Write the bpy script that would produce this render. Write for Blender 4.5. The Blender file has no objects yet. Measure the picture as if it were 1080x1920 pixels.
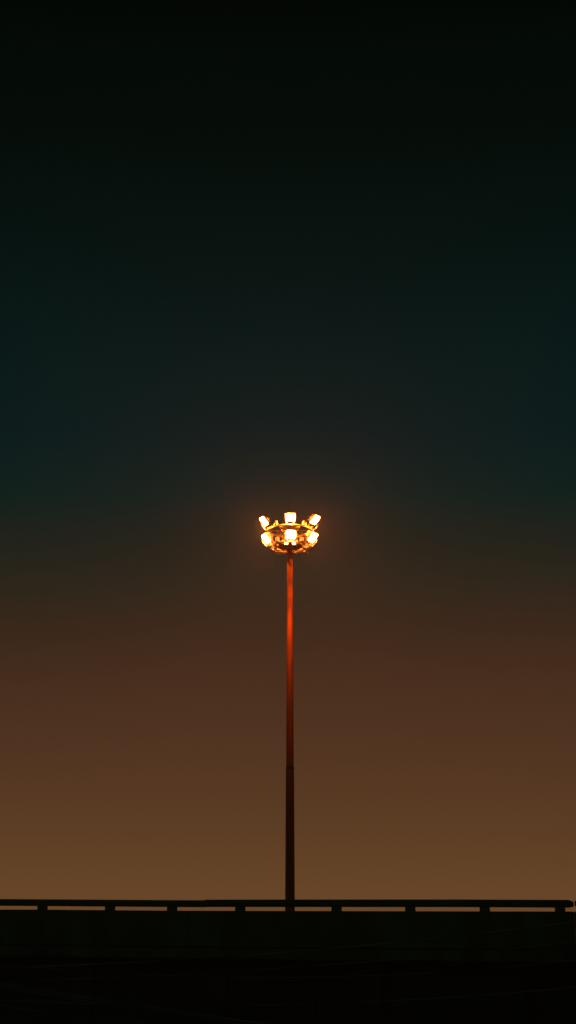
import bpy, bmesh, math, random
from mathutils import Vector, Matrix
random.seed(7)
R = math.radians
sc = bpy.context.scene
C = sc.collection

# ------------------------------------------------------------------ camera
F = 3590.0                       # focal length in photo pixels (1080 x 1920)
PITCH = R(16.6)
CAM = Vector((0.0, 0.0, 1.6))
cam = bpy.data.objects.new('camera', bpy.data.cameras.new('camera'))
C.objects.link(cam)
cam.location = CAM
cam.rotation_euler = (R(90) + PITCH, 0, 0)
cam.data.sensor_fit = 'VERTICAL'
cam.data.sensor_height = 36
cam.data.lens = F / 1920 * 36
cam.data.clip_start = 0.1
cam.data.clip_end = 5000
sc.camera = cam

def at(px, py, Y):
    """world point seen at photo pixel (px, py) at horizontal distance Y"""
    a, b = px - 540.0, 960.0 - py
    cp, sp = math.cos(PITCH), math.sin(PITCH)
    d = Vector((a, F * cp - b * sp, F * sp + b * cp))
    return CAM + d * (Y / d.y)

# ------------------------------------------------------------------ materials
def lin(c):
    return tuple((v / 255 / 12.92) if v / 255 <= .04045 else ((v / 255 + .055) / 1.055) ** 2.4 for v in c)

def surf(name, c1, c2, rough=.6, metal=0., scale=4., bump=.0, stretch=(1, 1, 1), detail=6., lo=.35, hi=.65):
    m = bpy.data.materials.new(name)
    m.use_nodes = True
    nt = m.node_tree
    N, L = nt.nodes, nt.links
    p = N['Principled BSDF']
    tc = N.new('ShaderNodeTexCoord')
    mp = N.new('ShaderNodeMapping'); mp.inputs['Scale'].default_value = stretch
    nz = N.new('ShaderNodeTexNoise'); nz.inputs['Scale'].default_value = scale; nz.inputs['Detail'].default_value = detail
    rp = N.new('ShaderNodeValToRGB')
    rp.color_ramp.elements[0].position = lo; rp.color_ramp.elements[0].color = (*c1, 1)
    rp.color_ramp.elements[1].position = hi; rp.color_ramp.elements[1].color = (*c2, 1)
    L.new(tc.outputs['Object'], mp.inputs['Vector']); L.new(mp.outputs['Vector'], nz.inputs['Vector'])
    L.new(nz.outputs['Fac'], rp.inputs['Fac']); L.new(rp.outputs['Color'], p.inputs['Base Color'])
    p.inputs['Metallic'].default_value = metal
    p.inputs['Roughness'].default_value = rough
    if bump:
        b = N.new('ShaderNodeBump'); b.inputs['Strength'].default_value = bump; b.inputs['Distance'].default_value = .02
        n2 = N.new('ShaderNodeTexNoise'); n2.inputs['Scale'].default_value = scale * 6; n2.inputs['Detail'].default_value = 4
        L.new(mp.outputs['Vector'], n2.inputs['Vector'])
        L.new(n2.outputs['Fac'], b.inputs['Height']); L.new(b.outputs['Normal'], p.inputs['Normal'])
    return m

LIGHT_COL = (1.0, .17, .022)
M = {
    'mast': surf('rusty_galvanised_steel', (.30, .085, .014), (.44, .125, .02), .55, .0, 3.0, .25, (1, 1, .25)),
    'frame': surf('painted_frame_steel', (.58, .54, .46), (.72, .68, .6), .45, .3, 6.0),
    'housing': surf('cast_aluminium', (.52, .48, .42), (.66, .62, .55), .4, .3, 8.0),
    'mast_low': surf('mast_steel_dim_light', (.20, .09, .03), (.30, .13, .045), .7, .0, 3.0, .25, (1, 1, .25)),  # darker, less red mast steel: the fading lamp light is put into this colour
    'tray': surf('rusty_tray_steel', (.10, .04, .02), (.22, .10, .05), .7, 0., 7.0),
    'dark': surf('black_rubber', (.02, .02, .02), (.04, .038, .035), .6, 0., 8.0),
    'wire': surf('wire_painted_glints', (.06, .045, .03), (.85, .6, .36), .4, .0, .45),  # lamp glints painted in as pale warm stretches along dark wire
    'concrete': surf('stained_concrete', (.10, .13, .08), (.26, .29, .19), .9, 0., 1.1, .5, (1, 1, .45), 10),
    'concrete_dark': surf('darker_concrete', (.05, .06, .04), (.10, .11, .08), .9, 0., .8, .5, (.5, .5, 1.4), 10),  # darker tone for deck joint, slab, wall and pilasters
    'asphalt': surf('asphalt', (.035, .035, .035), (.06, .058, .055), .9, 0., 5, .4),
    'ground': surf('dry_ground', (.03, .035, .02), (.08, .075, .05), .95, 0., .4, .5),
}
def emitter(name, strength, col):
    m = bpy.data.materials.new(name); m.use_nodes = True
    nt = m.node_tree; nt.nodes.clear()
    e = nt.nodes.new('ShaderNodeEmission'); o = nt.nodes.new('ShaderNodeOutputMaterial')
    e.inputs['Color'].default_value = (*col, 1); e.inputs['Strength'].default_value = strength
    nt.links.new(e.outputs[0], o.inputs['Surface'])
    return m
M['lens'] = emitter('sodium_lens', 130.0, (1.0, .32, .10))
M['small_lens'] = emitter('small_sodium_lens', 60.0, (1.0, .3, .06))

# ------------------------------------------------------------------ mesh helpers
def obj(name, bm, mat, parent=None, loc=None, smooth=False):
    me = bpy.data.meshes.new(name)
    bmesh.ops.recalc_face_normals(bm, faces=bm.faces)
    bm.to_mesh(me); bm.free()
    if smooth:
        for p in me.polygons: p.use_smooth = True
        try: me.set_sharp_from_angle(angle=R(40))
        except Exception: pass
    me.materials.append(mat)
    o = bpy.data.objects.new(name, me); C.objects.link(o)
    if loc is not None: o.location = loc
    if parent is not None: o.parent = parent
    return o

def empty(name, loc=(0, 0, 0), parent=None):
    o = bpy.data.objects.new(name, None); C.objects.link(o); o.location = loc
    o.empty_display_size = .3
    if parent is not None: o.parent = parent
    return o

def tag(o, label=None, cat=None, kind=None, group=None):
    if label: o['label'] = label
    if cat: o['category'] = cat
    if kind: o['kind'] = kind
    if group: o['group'] = group
    return o

def add_box(bm, cx, cy, cz, sx, sy, sz, mat=None, bevel=0.):
    r = bmesh.ops.create_cube(bm, size=1)
    vs = r['verts']
    for v in vs: v.co = Vector((v.co.x * sx + cx, v.co.y * sy + cy, v.co.z * sz + cz))
    if bevel:
        es = list({e for v in vs for e in v.link_edges})
        rr = bmesh.ops.bevel(bm, geom=es, offset=bevel, segments=2, affect='EDGES')
        vs = list({v for f in rr['faces'] for v in f.verts} | {v for v in vs if v.is_valid})
    if mat is not None:
        for v in vs: v.co = mat @ v.co
    return vs

def add_tube(bm, pts, r, seg=8, closed=False, taper=None):
    pts = [Vector(p) for p in pts]
    n = len(pts); rings = []
    for i, p in enumerate(pts):
        a = pts[(i - 1) % n] if (closed or i > 0) else p
        b = pts[(i + 1) % n] if (closed or i < n - 1) else p
        t = (b - a).normalized()
        ref = Vector((0, 0, 1)) if abs(t.z) < .9 else Vector((1, 0, 0))
        u = t.cross(ref).normalized(); w = u.cross(t)
        rr = taper[i] if taper else r
        rings.append([bm.verts.new(p + (u * math.cos(2 * math.pi * k / seg) + w * math.sin(2 * math.pi * k / seg)) * rr) for k in range(seg)])
    m = n if closed else n - 1
    for i in range(m):
        A, B = rings[i], rings[(i + 1) % n]
        for k in range(seg):
            bm.faces.new((A[k], A[(k + 1) % seg], B[(k + 1) % seg], B[k]))
    if not closed:
        bm.faces.new(rings[0]); bm.faces.new(rings[-1][::-1])

def add_lathe(bm, prof, seg=24, cx=0, cy=0, rot=0):
    rings = [[bm.verts.new((cx + r * math.cos(rot + 2 * math.pi * k / seg), cy + r * math.sin(rot + 2 * math.pi * k / seg), z)) for k in range(seg)] for r, z in prof]
    for A, B in zip(rings, rings[1:]):
        for k in range(seg): bm.faces.new((A[k], A[(k + 1) % seg], B[(k + 1) % seg], B[k]))
    bm.faces.new(rings[0][::-1]); bm.faces.new(rings[-1])

def circle(r, z, n=48, a0=0, a1=2 * math.pi, full=True):
    m = n if full else n - 1
    return [(r * math.sin(a0 + (a1 - a0) * i / m), -r * math.cos(a0 + (a1 - a0) * i / m), z) for i in range(n)]

def rrect(w, h, rad, n=4):
    """rounded rectangle outline in the (w, u) plane"""
    out = []
    for cx, cy, a in ((w / 2 - rad, h / 2 - rad, 0), (-w / 2 + rad, h / 2 - rad, 90), (-w / 2 + rad, -h / 2 + rad, 180), (w / 2 - rad, -h / 2 + rad, 270)):
        for k in range(n + 1):
            t = R(a + 90 * k / n)
            out.append((cx + rad * math.cos(t), cy + rad * math.sin(t)))
    return out

def add_loft(bm, secs):
    """secs: (depth, w, h, rad, du); local axes x = width, y = depth (front is -y), z = up"""
    rings = [[bm.verts.new((x, d, z + du)) for x, z in rrect(w, h, rad)] for d, w, h, rad, du in secs]
    for A, B in zip(rings, rings[1:]):
        for k in range(len(A)): bm.faces.new((A[k], A[(k + 1) % len(A)], B[(k + 1) % len(A)], B[k]))
    bm.faces.new(rings[0]); bm.faces.new(rings[-1][::-1])

# ------------------------------------------------------------------ the floodlight mast
YM = 84.0
top_pt = at(543.5, 995, YM)
MX = top_pt.x
ZU = top_pt.z                                  # upper ring
ZL = at(543.5, 1025.5, YM).z                   # lower ring
mast = tag(empty('high_mast_light', (MX, YM, 0)),
           'tall tapering steel mast with two rings of glowing orange floodlights, rising behind the overpass', 'light mast')

ZJ = at(543.5, 1443, YM).z                     # slip joint between the two shaft sections
def mast_r(z):                                 # straight taper
    return .249 + (.119 - .249) * z / ZU
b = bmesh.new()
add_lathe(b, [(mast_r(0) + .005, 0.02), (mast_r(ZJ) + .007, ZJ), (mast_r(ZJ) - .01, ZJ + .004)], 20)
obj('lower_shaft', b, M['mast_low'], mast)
b = bmesh.new()
add_lathe(b, [(mast_r(ZJ) - .004, ZJ + .125), (mast_r(ZU), ZU + .15)], 20)
obj('upper_shaft', b, M['mast'], mast)
b = bmesh.new()
add_lathe(b, [(mast_r(ZJ) + .001, ZJ + .003), (mast_r(ZJ) + .001, ZJ + .126)], 20)
obj('joint_band', b, M['dark'], mast)
b = bmesh.new()
add_lathe(b, [(.36, 0.0), (.36, .035)], 24)
for k in range(8):
    a = k * math.pi / 4
    add_box(b, 0, 0, 0, .012, .12, .16, Matrix.Rotation(a, 4, 'Z') @ Matrix.Translation((0, .27, .11)))
obj('base_flange', b, M['mast'], mast)

# crown over the mast top, with the lightning rod on it
b = bmesh.new()
add_lathe(b, [(.40, ZU + .18), (.43, ZU + .22), (.40, ZU + .34), (.30, ZU + .47), (.16, ZU + .55), (.05, ZU + .58)], 28)
crown = obj('crown_cover', b, M['housing'], mast, smooth=True)
b = bmesh.new()
zr = at(543.5, 934, YM).z
add_tube(b, [(0.01, 0, ZU + .5), (0.015, 0, zr)], .012, 6, taper=[.024, .014])
obj('lightning_rod', b, M['dark'], mast)

# two rings
for z, rr, nm in ((ZU, 1.0, 'upper'), (ZL, .92, 'lower')):
    b = bmesh.new()
    add_tube(b, circle(rr, z, 64), .032, 8, closed=True)
    add_tube(b, circle(.34, z, 32), .025, 8, closed=True)
    for k in range(6):
        a = R(30 + 60 * k)
        add_tube(b, [(.34 * math.sin(a), -.34 * math.cos(a), z), (rr * math.sin(a), -rr * math.cos(a), z)], .022, 6)
    o = obj('ring_frame', b, M['frame'], mast, smooth=True)
# cage of uprights between the rings
b = bmesh.new()
for k in range(6):
    a = R(60 * k + 12)
    x, y = .34 * math.sin(a), -.34 * math.cos(a)
    add_tube(b, [(x, y, ZL - .12), (x, y, ZU + .2)], .024, 6)
add_tube(b, circle(.34, ZL - .12, 32), .022, 6, closed=True)
add_tube(b, circle(.34, (ZL + ZU) / 2 + .02, 32), .018, 6, closed=True)
for k in range(6):
    a = R(60 * k + 30)
    add_tube(b, [(.34 * math.sin(a), -.34 * math.cos(a), ZU - .30), (.98 * math.sin(a), -.98 * math.cos(a), ZU - .03)], .014, 6)
    add_tube(b, [(.34 * math.sin(a), -.34 * math.cos(a), ZL + .30), (.90 * math.sin(a), -.90 * math.cos(a), ZL + .03)], .014, 6)
obj('cage', b, M['frame'], mast, smooth=True)

# control-gear drums standing on the rings
for z, rr, aa in ((ZU, 1.0, (-39, 40, 98, 148, 212, 262)), (ZL, .92, (-38, 36, 95, 148, 212, 265))):
    for a in aa:
        a = R(a)
        b = bmesh.new()
        add_lathe(b, [(.088, 0), (.10, .012), (.10, .17), (.094, .2), (.05, .215)], 18)
        o = obj('gear_drum', b, M['housing'], mast, (rr * math.sin(a), -rr * math.cos(a), z + .03), smooth=True)

# floodlights: (azimuth, ring radius, height over ring, tilt, width scale)
def floodlight(az, rad, z, tilt, lens_w=.47, lens_h=.46, zring=0, rring=1.0, bulb=(560.0, .12)):
    a = R(az)
    rot = Matrix.Rotation(a, 4, 'Z') @ Matrix.Rotation(R(tilt), 4, 'X')
    pos = Vector((rad * math.sin(a), -rad * math.cos(a), z))
    b = bmesh.new()
    add_loft(b, [(-.012, lens_w + .05, lens_h + .05, .05, 0), (.045, lens_w + .07, lens_h + .07, .05, 0), (.05, lens_w + .03, lens_h + .02, .06, 0),
                 (.16, lens_w - .03, lens_h - .04, .09, .0), (.26, lens_w - .13, lens_h - .16, .12, .02), (.33, lens_w - .27, lens_h - .28, .08, .04)])
    for k in range(5):                                            # cooling fins on the back
        add_box(b, -.14 + .07 * k, .22, .02, .008, .2, lens_h - .16)
    hs = obj('floodlight', b, M['housing'], mast, smooth=True)
    hs.matrix_local = Matrix.Translation(pos) @ rot
    b = bmesh.new()
    # lamp glass: bulges out of the frame, its top edge slightly arched
    add_loft(b, [(-.012, lens_w, lens_h, .045, 0), (-.022, lens_w - .02, lens_h - .02, .045, .0), (-.030, lens_w - .09, lens_h - .09, .05, 0)])
    obj('lamp_glass', b, M['lens'], hs, smooth=False)
    ld = bpy.data.lights.new('lamp_bulb', 'POINT'); ld.energy = bulb[0]; ld.color = (1.0, .17, .012); ld.shadow_soft_size = .03
    lo = bpy.data.objects.new('lamp_bulb', ld); C.objects.link(lo); lo.parent = hs; lo.location = (0, -bulb[1], 0)
    b = bmesh.new()                                               # yoke from the sides down to the ring
    inv = (Matrix.Translation(pos) @ rot).inverted()
    hw = lens_w / 2 + .055
    foot = inv @ Vector((rring * math.sin(a), -rring * math.cos(a), zring + .02))
    for s in (-1, 1):
        add_tube(b, [(s * hw, .09, 0), (s * hw, .26, -.06), (s * .16, foot.y - .02, foot.z + .05), (s * .06, foot.y, foot.z)], .016, 6)
        add_lathe_vs = add_box(b, s * (hw - .006), .09, 0, .02, .07, .07)
    obj('yoke', b, M['frame'], hs, smooth=True)
    return hs

px = 41.1
for i, az in enumerate((1, 61, 121, 181, 241, -65)):
    tilt = 40
    rad = {0: 1.13, 1: 1.31, 5: 1.29}.get(i, 1.28)
    zz = ZU + .315
    if i == 1: zz = ZU + .33
    if i == 5: zz = ZU + .29
    floodlight(az, rad, zz, tilt, zring=ZU, rring=1.0, lens_w={0: .42, 1: .44}.get(i, .41), lens_h=.345 if i == 0 else .41)
for i, az in enumerate((2, 57, 122, 182, 242, -66)):
    rad = {0: 1.10, 1: 1.235, 5: 1.17}.get(i, 1.2)
    zz = ZL + .29
    floodlight(az, rad, zz + {0: -.03, 1: -.03, 5: -.02}.get(i, 0), 38 if i == 0 else 42, zring=ZL, rring=.92, lens_w=.44, lens_h=.355 if i == 0 else .42, bulb=(150.0, .06))

# two small downlights under the near side of the lower ring: they light the shaft
for x in (-.165, .18):
    b = bmesh.new()
    add_loft(b, [(-.03, .17, .10, .02, 0), (.05, .17, .10, .02, 0), (.09, .11, .07, .02, 0)])
    d = obj('downlight', b, M['housing'], mast, smooth=True)
    d.matrix_local = Matrix.Translation((x, -.92, ZL - .085)) @ Matrix.Rotation(R(35), 4, 'X')
    b = bmesh.new(); add_loft(b, [(-.031, .14, .075, .015, 0), (-.042, .13, .065, .015, 0)])
    obj('lamp_glass', b, M['small_lens'], d)
    ld = bpy.data.lights.new('downlight_beam', 'SPOT')
    far = x < 0
    ld.energy = 3000 if far else 860
    ld.color = LIGHT_COL; ld.spot_size = R(16.5 if far else 30); ld.spot_blend = 1.0; ld.shadow_soft_size = .05
    lo = bpy.data.objects.new('downlight_beam', ld); C.objects.link(lo); lo.parent = mast
    lo.location = (x, -1.02, ZL - .16)
    tgt = Vector((0, 0, ZL - (5.4 if far else 3.6))) - Vector(lo.location)
    lo.rotation_euler = tgt.to_track_quat('-Z', 'Y').to_euler()

# round cable tray under the lower ring: it keeps the lamp light off the top of the shaft
b = bmesh.new()
add_lathe(b, [(.13, ZL + .02), (.60, ZL + .02), (.62, ZL + .03), (.62, ZL + .09), (.60, ZL + .09), (.59, ZL + .035), (.13, ZL + .035)], 40)
obj('cable_tray', b, M['tray'], mast, smooth=True)
# wiring under the lower ring: junction boxes and sagging cables
b = bmesh.new()
for k in range(9):
    a0 = R(40 * k + 8); a1 = a0 + R(34)
    pts = []
    for j in range(9):
        t = j / 8; a = a0 + (a1 - a0) * t
        rr_ = .90 - .25 * (k % 3 == 0)
        pts.append((rr_ * math.sin(a), -rr_ * math.cos(a), ZL - .04 - (.09 + .05 * (k % 4)) * 4 * t * (1 - t)))
    add_tube(b, pts, .011, 5)
for k in range(6):
    a = R(60 * k + 20)
    add_tube(b, [(.3 * math.sin(a), -.3 * math.cos(a), ZL - .1), (.55 * math.sin(a + .2), -.55 * math.cos(a + .2), ZL - .2), (.88 * math.sin(a + .3), -.88 * math.cos(a + .3), ZL - .04)], .012, 5)
add_tube(b, [(.12, -.1, ZL - .1), (.17, -.14, ZL - .28), (.14, -.16, ZL - .36), (.08, -.14, ZL - .33)], .013, 5)
obj('cable_loom', b, M['dark'], mast, smooth=True)
for a in (-50, 47, 130, 228):
    a = R(a)
    b = bmesh.new()
    add_box(b, 0, 0, 0, .17, .11, .12, bevel=.012)
    o = obj('junction_box', b, M['housing'], mast)
    o.matrix_local = Matrix.Translation((.80 * math.sin(a), -.80 * math.cos(a), ZL - .06)) @ Matrix.Rotation(a, 4, 'Z')

# ------------------------------------------------------------------ the overpass
def YB(px_):                                 # near face of the parapet: the right end is nearer
    return 53.4 - 4.6 * (px_ / 1080.0)
def interp(tab, x):
    if x <= tab[0][0]:
        (x0, y0), (x1, y1) = tab[0], tab[1]
    elif x >= tab[-1][0]:
        (x0, y0), (x1, y1) = tab[-2], tab[-1]
    else:
        for (x0, y0), (x1, y1) in zip(tab, tab[1:]):
            if x0 <= x <= x1: break
    return y0 + (y1 - y0) * (x - x0) / (x1 - x0)
WALL_TOP = [(0, 1705.3), (80, 1705.4), (310, 1707.3), (540, 1708.0), (1080, 1709.0)]
XS = [-500, -300, -150, 0, 80, 200, 310, 420, 540, 700, 860, 1000, 1074]
XS2 = [1077, 1200, 1400, 1600]
P0 = at(0, 1706, YB(0)); P1 = at(1080, 1709, YB(1080))
along = Vector((P1.x - P0.x, P1.y - P0.y, 0)).normalized()
back = Vector((-along.y, along.x, 0))        # away from the camera, square to the parapet
if back.y < 0: back = -back

def sweep(name, xs, ztab, d0, d1, h0, h1, mat, parent, bev=0., jitter=0.):
    """bar along the bridge: from depth d0 to d1 behind the parapet face, heights h0..h1 over the line ztab"""
    b = bmesh.new(); prev = None
    for x in xs:
        p = at(x, interp(ztab, x), YB(x))
        if bev:
            prof = [(d0 + bev, h0), (d0, h0 + bev), (d0, h1 - bev), (d0 + bev, h1), (d1 - bev, h1), (d1, h1 - bev), (d1, h0 + bev), (d1 - bev, h0)]
        else:
            prof = [(d0, h0), (d0, h1), (d1, h1), (d1, h0)]
        ring = [b.verts.new(p + back * d + Vector((0, 0, h))) for d, h in prof]
        if prev:
            for k in range(len(ring)): b.faces.new((prev[k], prev[(k + 1) % len(ring)], ring[(k + 1) % len(ring)], ring[k]))
        else: b.faces.new(ring)
        prev = ring
    b.faces.new(prev[::-1])
    return obj(name, b, mat, parent)

over = tag(empty('overpass', (P0 + P1) / 2 * 1.0), 'dark concrete overpass with a low parapet and rail below the lit mast', 'overpass')
over.location = (0, 51, 0)
def adopt(o):                                 # world-space mesh under the overpass empty
    o.parent = over; o.matrix_parent_inverse = Matrix.Translation(over.location).inverted(); return o

# parapet in cast lengths with open joints at px 352 and 1075.5
adopt(sweep('parapet', [x for x in XS if x < 352] + [351.2], WALL_TOP, 0, .26, -.93, 0, M['concrete'], None, .012))
adopt(sweep('parapet', [352.4] + [x for x in XS if x > 352] , WALL_TOP, 0, .26, -.93, 0, M['concrete'], None, .012))
adopt(sweep('parapet', XS2, WALL_TOP, 0, .26, -.93, 0, M['concrete'], None, .012))
ALL = XS + XS2
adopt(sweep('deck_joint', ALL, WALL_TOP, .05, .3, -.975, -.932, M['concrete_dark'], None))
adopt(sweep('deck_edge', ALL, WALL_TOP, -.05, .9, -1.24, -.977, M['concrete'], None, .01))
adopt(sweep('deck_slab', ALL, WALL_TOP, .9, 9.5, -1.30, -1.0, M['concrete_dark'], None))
# far parapet, hidden behind the near one from here
adopt(sweep('parapet', ALL, WALL_TOP, 9.2, 9.46, -.997, -.25, M['concrete'], None, .012))
# wall below the deck: panels with open joints between them, standing on the ground
pj = list(range(-480, 1600, 212))
for a_, b_ in zip(pj, pj[1:]):
    bm = bmesh.new()
    for row in range(4):
        pa, pb = at(a_ + 1.2, interp(WALL_TOP, a_), YB(a_)), at(b_ - 1.2, interp(WALL_TOP, b_), YB(b_))
        za, zb = pa.z - 1.245, pb.z - 1.245
        f0, f1 = row / 4, (row + 1) / 4
        off = .55 + .012 * ((row * 7 + a_ // 212) % 3)
        vs = []
        for (p, z) in ((pa, za), (pb, zb)):
            for d in (off, off + .22):
                q = p + back * d
                vs.append(bm.verts.new((q.x, q.y, z * f0 + (.02 if row else 0))))
                vs.append(bm.verts.new((q.x, q.y, z * f1)))
        for idx in ((0, 1, 5, 4), (2, 3, 7, 6), (0, 1, 3, 2), (4, 5, 7, 6), (1, 3, 7, 5), (0, 2, 6, 4)):
            bm.faces.new([vs[i] for i in idx])
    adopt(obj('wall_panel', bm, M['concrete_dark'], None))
bm = bmesh.new(); prev = None
for x in ALL:
    p = at(x, interp(WALL_TOP, x), YB(x))
    ring = [bm.verts.new(Vector((p.x, p.y, z)) + back * d) for d, z in ((.81, 0), (.81, p.z - 1.31), (8.6, p.z - 1.31), (8.6, 0))]
    if prev:
        for k in range(4): bm.faces.new((prev[k], prev[(k + 1) % 4], ring[(k + 1) % 4], ring[k]))
    else: bm.faces.new(ring)
    prev = ring
bm.faces.new(prev[::-1])
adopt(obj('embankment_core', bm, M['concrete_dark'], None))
# pilasters on that wall
for x in (150, 400, 690, 960):
    p = at(x, interp(WALL_TOP, x), YB(x)); z1 = p.z - 1.25
    bm = bmesh.new()
    ang = math.atan2(along.y, along.x)
    add_box(bm, 0, 0, z1 / 2, .5, .2, z1, Matrix.Translation((p.x + back.x * .43, p.y + back.y * .43, 0)) @ Matrix.Rotation(ang, 4, 'Z'), bevel=.015)
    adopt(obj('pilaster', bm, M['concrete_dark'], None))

# rail on short posts; lengths break at px 383 and 1075
RB1 = [(-500, 1695.5), (0, 1697.4), (320, 1699.7), (386, 1700.0)]
RB2 = [(380, 1699.6), (560, 1699.6), (860, 1699.8), (1074, 1700.9)]
RB3 = [(1078, 1700.3), (1600, 1702)]
def rail(xs, tab, h):
    o = adopt(sweep('handrail', xs, tab, .0, .22, 0, h, M['concrete'], None, .03)); return o
r1 = rail([-500, -300, -100, 0, 160, 320, 350, 383], RB1, .172)
r2 = rail([383.6, 460, 560, 700, 860, 1000, 1066, 1073.6], RB2, .182)
r3 = rail([1077.6, 1084, 1200, 1400, 1600], RB3, .185)
# the rounded nose of the rail at the joint
for o, ex in ((r2, 1073.6), (r3, 1077.6)):
    me = o.data
    c = at(ex, 1694, YB(ex))
    for v in me.vertices:
        d = (Vector((v.co.x, v.co.y, 0)) - Vector((c.x, c.y, 0)))
        if abs(d.dot(along)) < .02:
            v.co.z = c.z - .012 + (v.co.z - (c.z - .012)) * .62

posts = [(-430, 0), (-300, 0), (-172, 0), (-47, 0), (76.5, 0), (203.5, 0), (320, 0), (448, 1), (629, 1), (767.5, 1), (907.5, 1), (1049, 1), (1190, 2), (1330, 2), (1470, 2)]
for x, seg in posts:
    tab = (RB1, RB2, RB3)[seg]; par = (r1, r2, r3)[seg]
    p = at(x, interp(WALL_TOP, x), YB(x)); q = at(x, interp(tab, x), YB(x))
    bm = bmesh.new()
    ang = math.atan2(along.y, along.x)
    h = q.z - p.z
    add_box(bm, 0, 0, h / 2, .235, .18, h + .02, Matrix.Rotation(ang, 4, 'Z'), bevel=.012)
    for v in bm.verts:
        if v.co.z < h / 2: v.co += along * (.006 if v.co.dot(along) > 0 else -.006)
    o = obj('rail_post', bm, M['concrete'], None)
    o.location = Vector((p.x, p.y, p.z)) + back * .11
    o.parent = par
    o.matrix_parent_inverse = Matrix.Translation(over.location).inverted() @ Matrix.Identity(4)
# (children of a rail whose own origin sits at the world origin)
for o in C.objects:
    if o.name.startswith('rail_post'):
        o.matrix_parent_inverse = Matrix.Identity(4)

# ------------------------------------------------------------------ setting
sl = sweep('road', ALL, WALL_TOP, .3, 9.2, -1.0, -.985, M['asphalt'], None); tag(sl, kind='structure')
b = bmesh.new()
G = 600
bmesh.ops.create_grid(b, x_segments=60, y_segments=60, size=G)
for v in b.verts:
    if v.co.length > 130: v.co.z += random.uniform(-.25, .15) - .1
g = tag(obj('ground', b, M['ground']), kind='structure')

# ------------------------------------------------------------------ wires in front of the overpass
W = [  # y = y0 + s*(x-x0) + c*(x-x0)^2, distance, radius, label
    (0, 1842, .170, -.00003, 40.0, .013, 'thin overhead wire at lower left, topmost of the close bundle falling to the right'),
    (0, 1846, .166, -.00003, 40.3, .011, 'thin overhead wire at lower left, second in the close falling bundle'),
    (0, 1851.5, .160, -.00002, 40.5, .012, 'thin overhead wire at lower left, lowest of the close falling bundle'),
    (0, 1885, .150, -.00006, 38.5, .012, 'single overhead wire in the bottom left corner, well below the bundle'),
    (735, 1768, -.100, -.00005, 41.0, .019, 'brightest overhead wire, rising to the right across the parapet'),
    (740, 1799, -.085, -.00004, 41.5, .008, 'faint overhead wire rising to the right across the deck edge'),
    (700, 1829, -.040, -.00010, 42.0, .008, 'faint overhead wire just below the deck edge at lower right'),
    (700, 1878, -.045, -.00007, 41.0, .009, 'lowest overhead wire at lower right, nearly level against the dark wall'),
]
for x0, y0, s, c, D, r, lab in W:
    pts = []
    for x in range(-900, 2001, 60):
        t = x - x0
        pts.append(at(x, y0 + s * t + c * t * t, D))
    b = bmesh.new(); add_tube(b, pts, r, 6)
    tag(obj('overhead_wire', b, M['wire'], smooth=True), lab, 'wire', group='overhead wires in front of the overpass')

# ------------------------------------------------------------------ haze
b = bmesh.new()
add_box(b, 0, 0, 14, 2 * G + 60, 2 * G + 60, 31.5)
hz = bpy.data.materials.new('haze_air'); hz.use_nodes = True
nt = hz.node_tree; nt.nodes.clear()
pv = nt.nodes.new('ShaderNodeVolumePrincipled'); ou = nt.nodes.new('ShaderNodeOutputMaterial')
pv.inputs['Color'].default_value = (.95, .93, .9, 1)
pv.inputs['Density'].default_value = .00058
pv.inputs['Anisotropy'].default_value = .6
nt.links.new(pv.outputs[0], ou.inputs['Volume'])
tag(obj('haze', b, hz), kind='stuff')

# ------------------------------------------------------------------ sky after sunset
w = bpy.data.worlds.new('World'); sc.world = w; w.use_nodes = True
nt = w.node_tree; N, L = nt.nodes, nt.links
bg = N['Background']
tc = N.new('ShaderNodeTexCoord')
sx = N.new('ShaderNodeSeparateXYZ'); L.new(tc.outputs['Generated'], sx.inputs[0])
asn = N.new('ShaderNodeMath'); asn.operation = 'ARCSINE'; L.new(sx.outputs['Z'], asn.inputs[0])
mr = N.new('ShaderNodeMapRange'); mr.inputs['From Min'].default_value = 0; mr.inputs['From Max'].default_value = R(40)
L.new(asn.outputs[0], mr.inputs['Value'])
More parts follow.
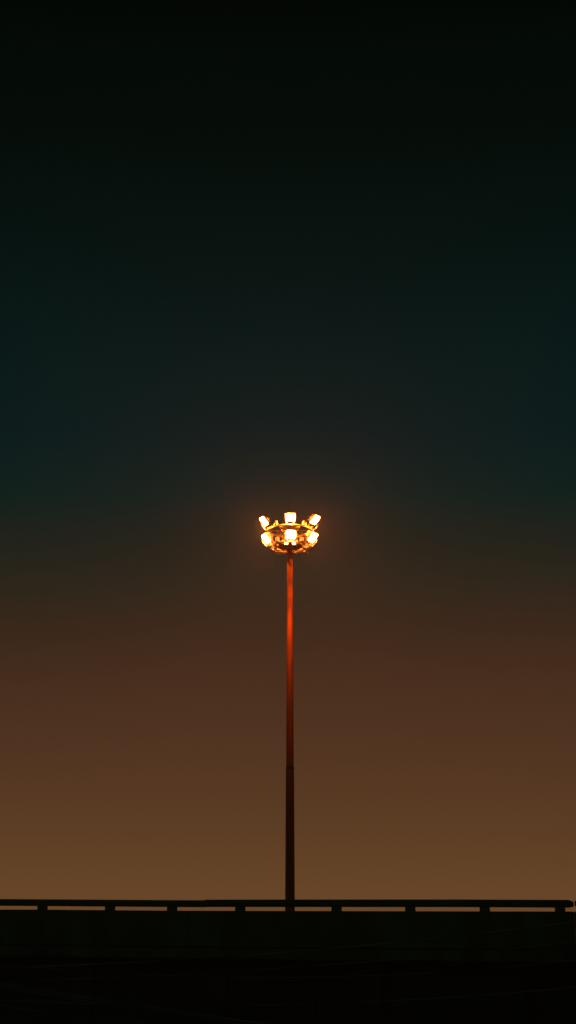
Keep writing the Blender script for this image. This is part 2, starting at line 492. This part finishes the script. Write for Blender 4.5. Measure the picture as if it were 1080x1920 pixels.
# slow drift so that the bands are not ruler-straight
nz = N.new('ShaderNodeTexNoise'); nz.inputs['Scale'].default_value = 2.2; nz.inputs['Detail'].default_value = 3
L.new(tc.outputs['Generated'], nz.inputs['Vector'])
ma = N.new('ShaderNodeMath'); ma.operation = 'MULTIPLY_ADD'; ma.inputs[1].default_value = .05; L.new(nz.outputs['Fac'], ma.inputs[0])
mb = N.new('ShaderNodeMath'); mb.operation = 'SUBTRACT'; mb.inputs[1].default_value = .025
L.new(mr.outputs[0], ma.inputs[2]); L.new(ma.outputs[0], mb.inputs[0])
rp = N.new('ShaderNodeValToRGB'); L.new(mb.outputs[0], rp.inputs['Fac'])
SKY = [(0, (0.0, 6.2, 3.2)), (130, (0.0, 10.6, 6.6)), (265, (0.0, 12.2, 9.3)), (485, (0.0, 19.5, 17.9)), (605, (0.0, 23.6, 23.3)), (705, (0.0, 26.5, 26.4)), (835, (0.0, 28.6, 29.5)), (935, (6.1, 32.5, 29.7)), (1035, (29.8, 34.3, 27.0)), (1110, (42.7, 38.0, 28.1)), (1185, (56.0, 39.8, 27.9)), (1285, (70.0, 46.0, 30.1)), (1425, (82.6, 54.1, 34.8)), (1560, (94.7, 63.3, 38.3)), (1690, (109.1, 74.2, 43.2))]
elev = lambda y: 16.6 + math.degrees(math.atan((960 - y) / F))
stops = [(elev(y) / 40, lin(c)) for y, c in reversed(SKY)]
cr = rp.color_ramp
cr.interpolation = 'LINEAR'
cr.elements[0].position = 0.0; cr.elements[0].color = (*lin((112, 74, 42)), 1)
cr.elements[1].position = 1.0; cr.elements[1].color = (*lin((0, 4, 2)), 1)
for p, c in stops:
    e = cr.elements.new(p); e.color = (*c, 1)
# the glow sits over the town beyond the mast; the sky behind the camera is much darker
az = N.new('ShaderNodeMapRange'); az.inputs['From Min'].default_value = -.2; az.inputs['From Max'].default_value = .8
az.interpolation_type = 'SMOOTHSTEP'
L.new(sx.outputs['Y'], az.inputs['Value'])
mx = N.new('ShaderNodeMix'); mx.data_type = 'RGBA'
L.new(az.outputs[0], mx.inputs[0]); mx.inputs[6].default_value = (*lin((5, 31, 20)), 1)
L.new(rp.outputs['Color'], mx.inputs[7])
L.new(mx.outputs[2], bg.inputs['Color'])
bg.inputs['Strength'].default_value = 1.0

# ------------------------------------------------------------------ render settings
sc.view_settings.view_transform = 'Standard'
sc.view_settings.look = 'None'
sc.view_settings.exposure = 0
sc.view_settings.gamma = 1
sc.render.engine = 'CYCLES'
cy = sc.cycles
cy.use_denoising = True
cy.max_bounces = 6
cy.volume_bounces = 0
cy.sample_clamp_indirect = 3
